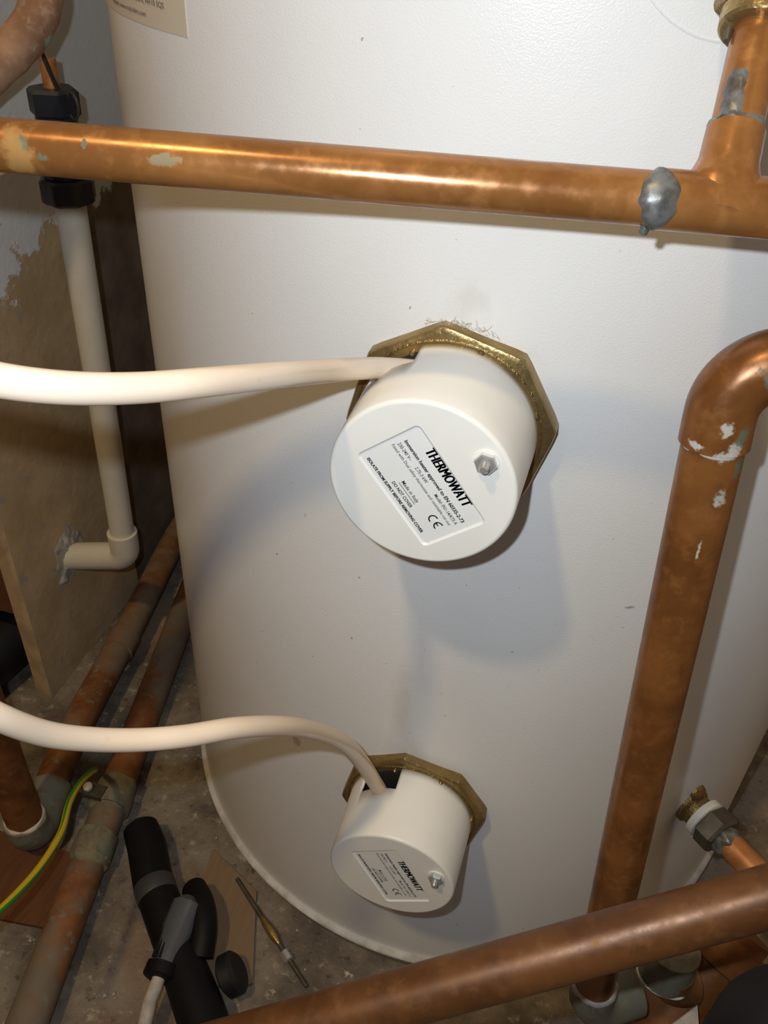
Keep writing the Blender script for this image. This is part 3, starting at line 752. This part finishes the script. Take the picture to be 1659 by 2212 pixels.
# ------------------------------------------------------------------ drain outlet on the right
VP = V((.1717, -.1700, .1590)); VD = V((.72, -.69, 0)).normalized()
dv = thing('drain_outlet', 'tank outlet with white washer, dark nut and copper tail on the cylinder side', 'pipe fitting', tuple(VP))
obj('boss', lathe([(-.006, .0125), (.002, .0125), (.004, .0105), (.010, .0105)], VP, VD, 36), 'brass', dv)
obj('washer', lathe([(.0085, .0120), (.009, .0136), (.0135, .0136), (.014, .0125)], VP, VD, 36), 'ptfe', dv)
obj('nut', lathe([(.014, .0125), (.015, .0142), (.025, .0142), (.027, .0128)], VP, VD, poly=6, rot=.2), 'steel_dark', dv, sharp=25)
obj('solder_joint', collar(VP + VD * .030, VD, .0088, .010, .0018, 6.4), 'solder', dv)
obj('tail_pipe', tube([VP + VD * .024, VP + VD * .05, VP + VD * .105], .0086, 30), 'copper_clean', dv)
hk = obj('sealant_smear', lathe([(0, .0030), (.0012, .0052), (.0030, .0060), (.0048, .0050), (.0060, .0025)], VP + V((-.001, .001, .0130)), (.55, -.5, .3), 26), M['brass'], dv)

# ------------------------------------------------------------------ clutter at the lower right
cl = thing('pipe_elbow', 'old copper elbow with pale flux rings behind the sloping front pipe', 'pipe fitting', (.1923, -.2067, FZ))
e0 = V((.1640, -.2760, .128))
obj('body', tube(bend(e0 + V((0, .01, .06)), e0, e0 + V((.05, .03, -.01)), .018, 14), .0130, 32), 'cop_floor', cl)
obj('socket', lathe([(-.010, .0125), (-.0095, .0148), (.014, .0148), (.0145, .0125)], e0 + V((-.002, .004, .018)), (0, .15, 1), 36), 'verdigris', cl)
o = obj('flux_ring', collar(e0 + V((-.002, .003, .008)), (0, .15, 1), .0146, .0028, .0016, 9.9), M['ptfe'], cl)
cw = thing('copper_pipe', 'wide brown copper pipe end leaning behind the black canister', 'pipe', (.19, -.27, .13), 'copper pipes')
w0, w1 = V((.1690, -.2830, .0850)), V((.2060, -.2330, .1400))
obj('pipe', tube([w0, w0.lerp(w1, .5), w1], .0190, 36), 'cop_riser', cw)
obj('lip', tube([w0.lerp(w1, .68), w0.lerp(w1, .69), w0.lerp(w1, .9)], [.0191, .0208, .0208], 36), 'cop_riser', cw)
DC = V((.2170, -.3260, FZ)); zc = .186 - FZ; dr_ = .045
dpf = [(0, dr_ - .003), (.002, dr_), (zc - .012, dr_), (zc - .011, dr_ - .0012), (zc - .009, dr_ - .0012), (zc - .008, dr_)]
dpf += [(zc + dr_ * math.sin(a), dr_ * math.cos(a)) for a in [PI / 2 * k / 12 for k in range(12)]] + [(zc + dr_, .001)]
bk = obj('black_canister', lathe(dpf, DC, (0, 0, 1), 56), 'rubber', origin=tuple(DC))
tag(bk, 'black domed canister standing on the floor beside the wide copper pipe end', 'canister')
pa = MB(); pts_ = [V((.168, -.296, .124)), V((.181, -.285, .135)), V((.178, -.303, .121)), V((.186, -.300, .121))]
pa.add(pts_ + [p_ + V((0, .001, -.0012)) for p_ in pts_], [(0, 2, 3, 1), (5, 7, 6, 4), (0, 1, 5, 4), (1, 3, 7, 5), (3, 2, 6, 7), (2, 0, 4, 6)])
po = obj('paper_scrap', pa, M['plaster'], origin=pts_[0]); tag(po, 'torn pale paper scrap against the wide copper pipe end', 'paper')

# plaster crumbs on the floor
cr = MB(); rnd = random.Random(11)
base_pts = [(-.2927, -.2828), (-.2662, -.3066), (-.1999, -.3259), (-.1873, -.322), (-.1931, -.3248), (-.2472, -.3535), (-.1048, -.2119), (-.0311, -.2586), (-.0273, -.2591), (-.0785, -.2868), (-.0689, -.3019), (.1427, -.2203), (.1375, -.2368), (.1539, -.235)]
for i in range(240):
    if i < len(base_pts) * 4:
        bx, by = base_pts[i // 4]; s = rnd.uniform(.0008, .0028) if i % 4 == 0 else rnd.uniform(.0004, .0011)
        bx += rnd.gauss(0, .0035) if i % 4 else 0; by += rnd.gauss(0, .0035) if i % 4 else 0
    else:
        bx, by = rnd.uniform(-.33, .35), rnd.uniform(-.40, .05); s = rnd.uniform(.0004, .0013)
        if math.hypot(bx, by) < R + .004: continue
    vs = [V((bx, by, FZ - .001)) + V((rnd.uniform(.6, 1) * s * a, rnd.uniform(.6, 1) * s * b, rnd.uniform(.5, 1) * s * c)) for a, b, c in ((1, 0, 0), (-1, 0, 0), (0, 1, 0), (0, -1, 0), (0, 0, 1.4), (0, 0, -1))]
    cr.add(vs, [(0, 2, 4), (2, 1, 4), (1, 3, 4), (3, 0, 4), (2, 0, 5), (1, 2, 5), (3, 1, 5), (0, 3, 5)])
co = obj('plaster_crumbs', cr, 'chip', origin=(0, -.3, FZ), sharp=10); tag(co, 'scattered pale plaster crumbs on the dusty floor', 'debris'); co['kind'] = 'stuff'
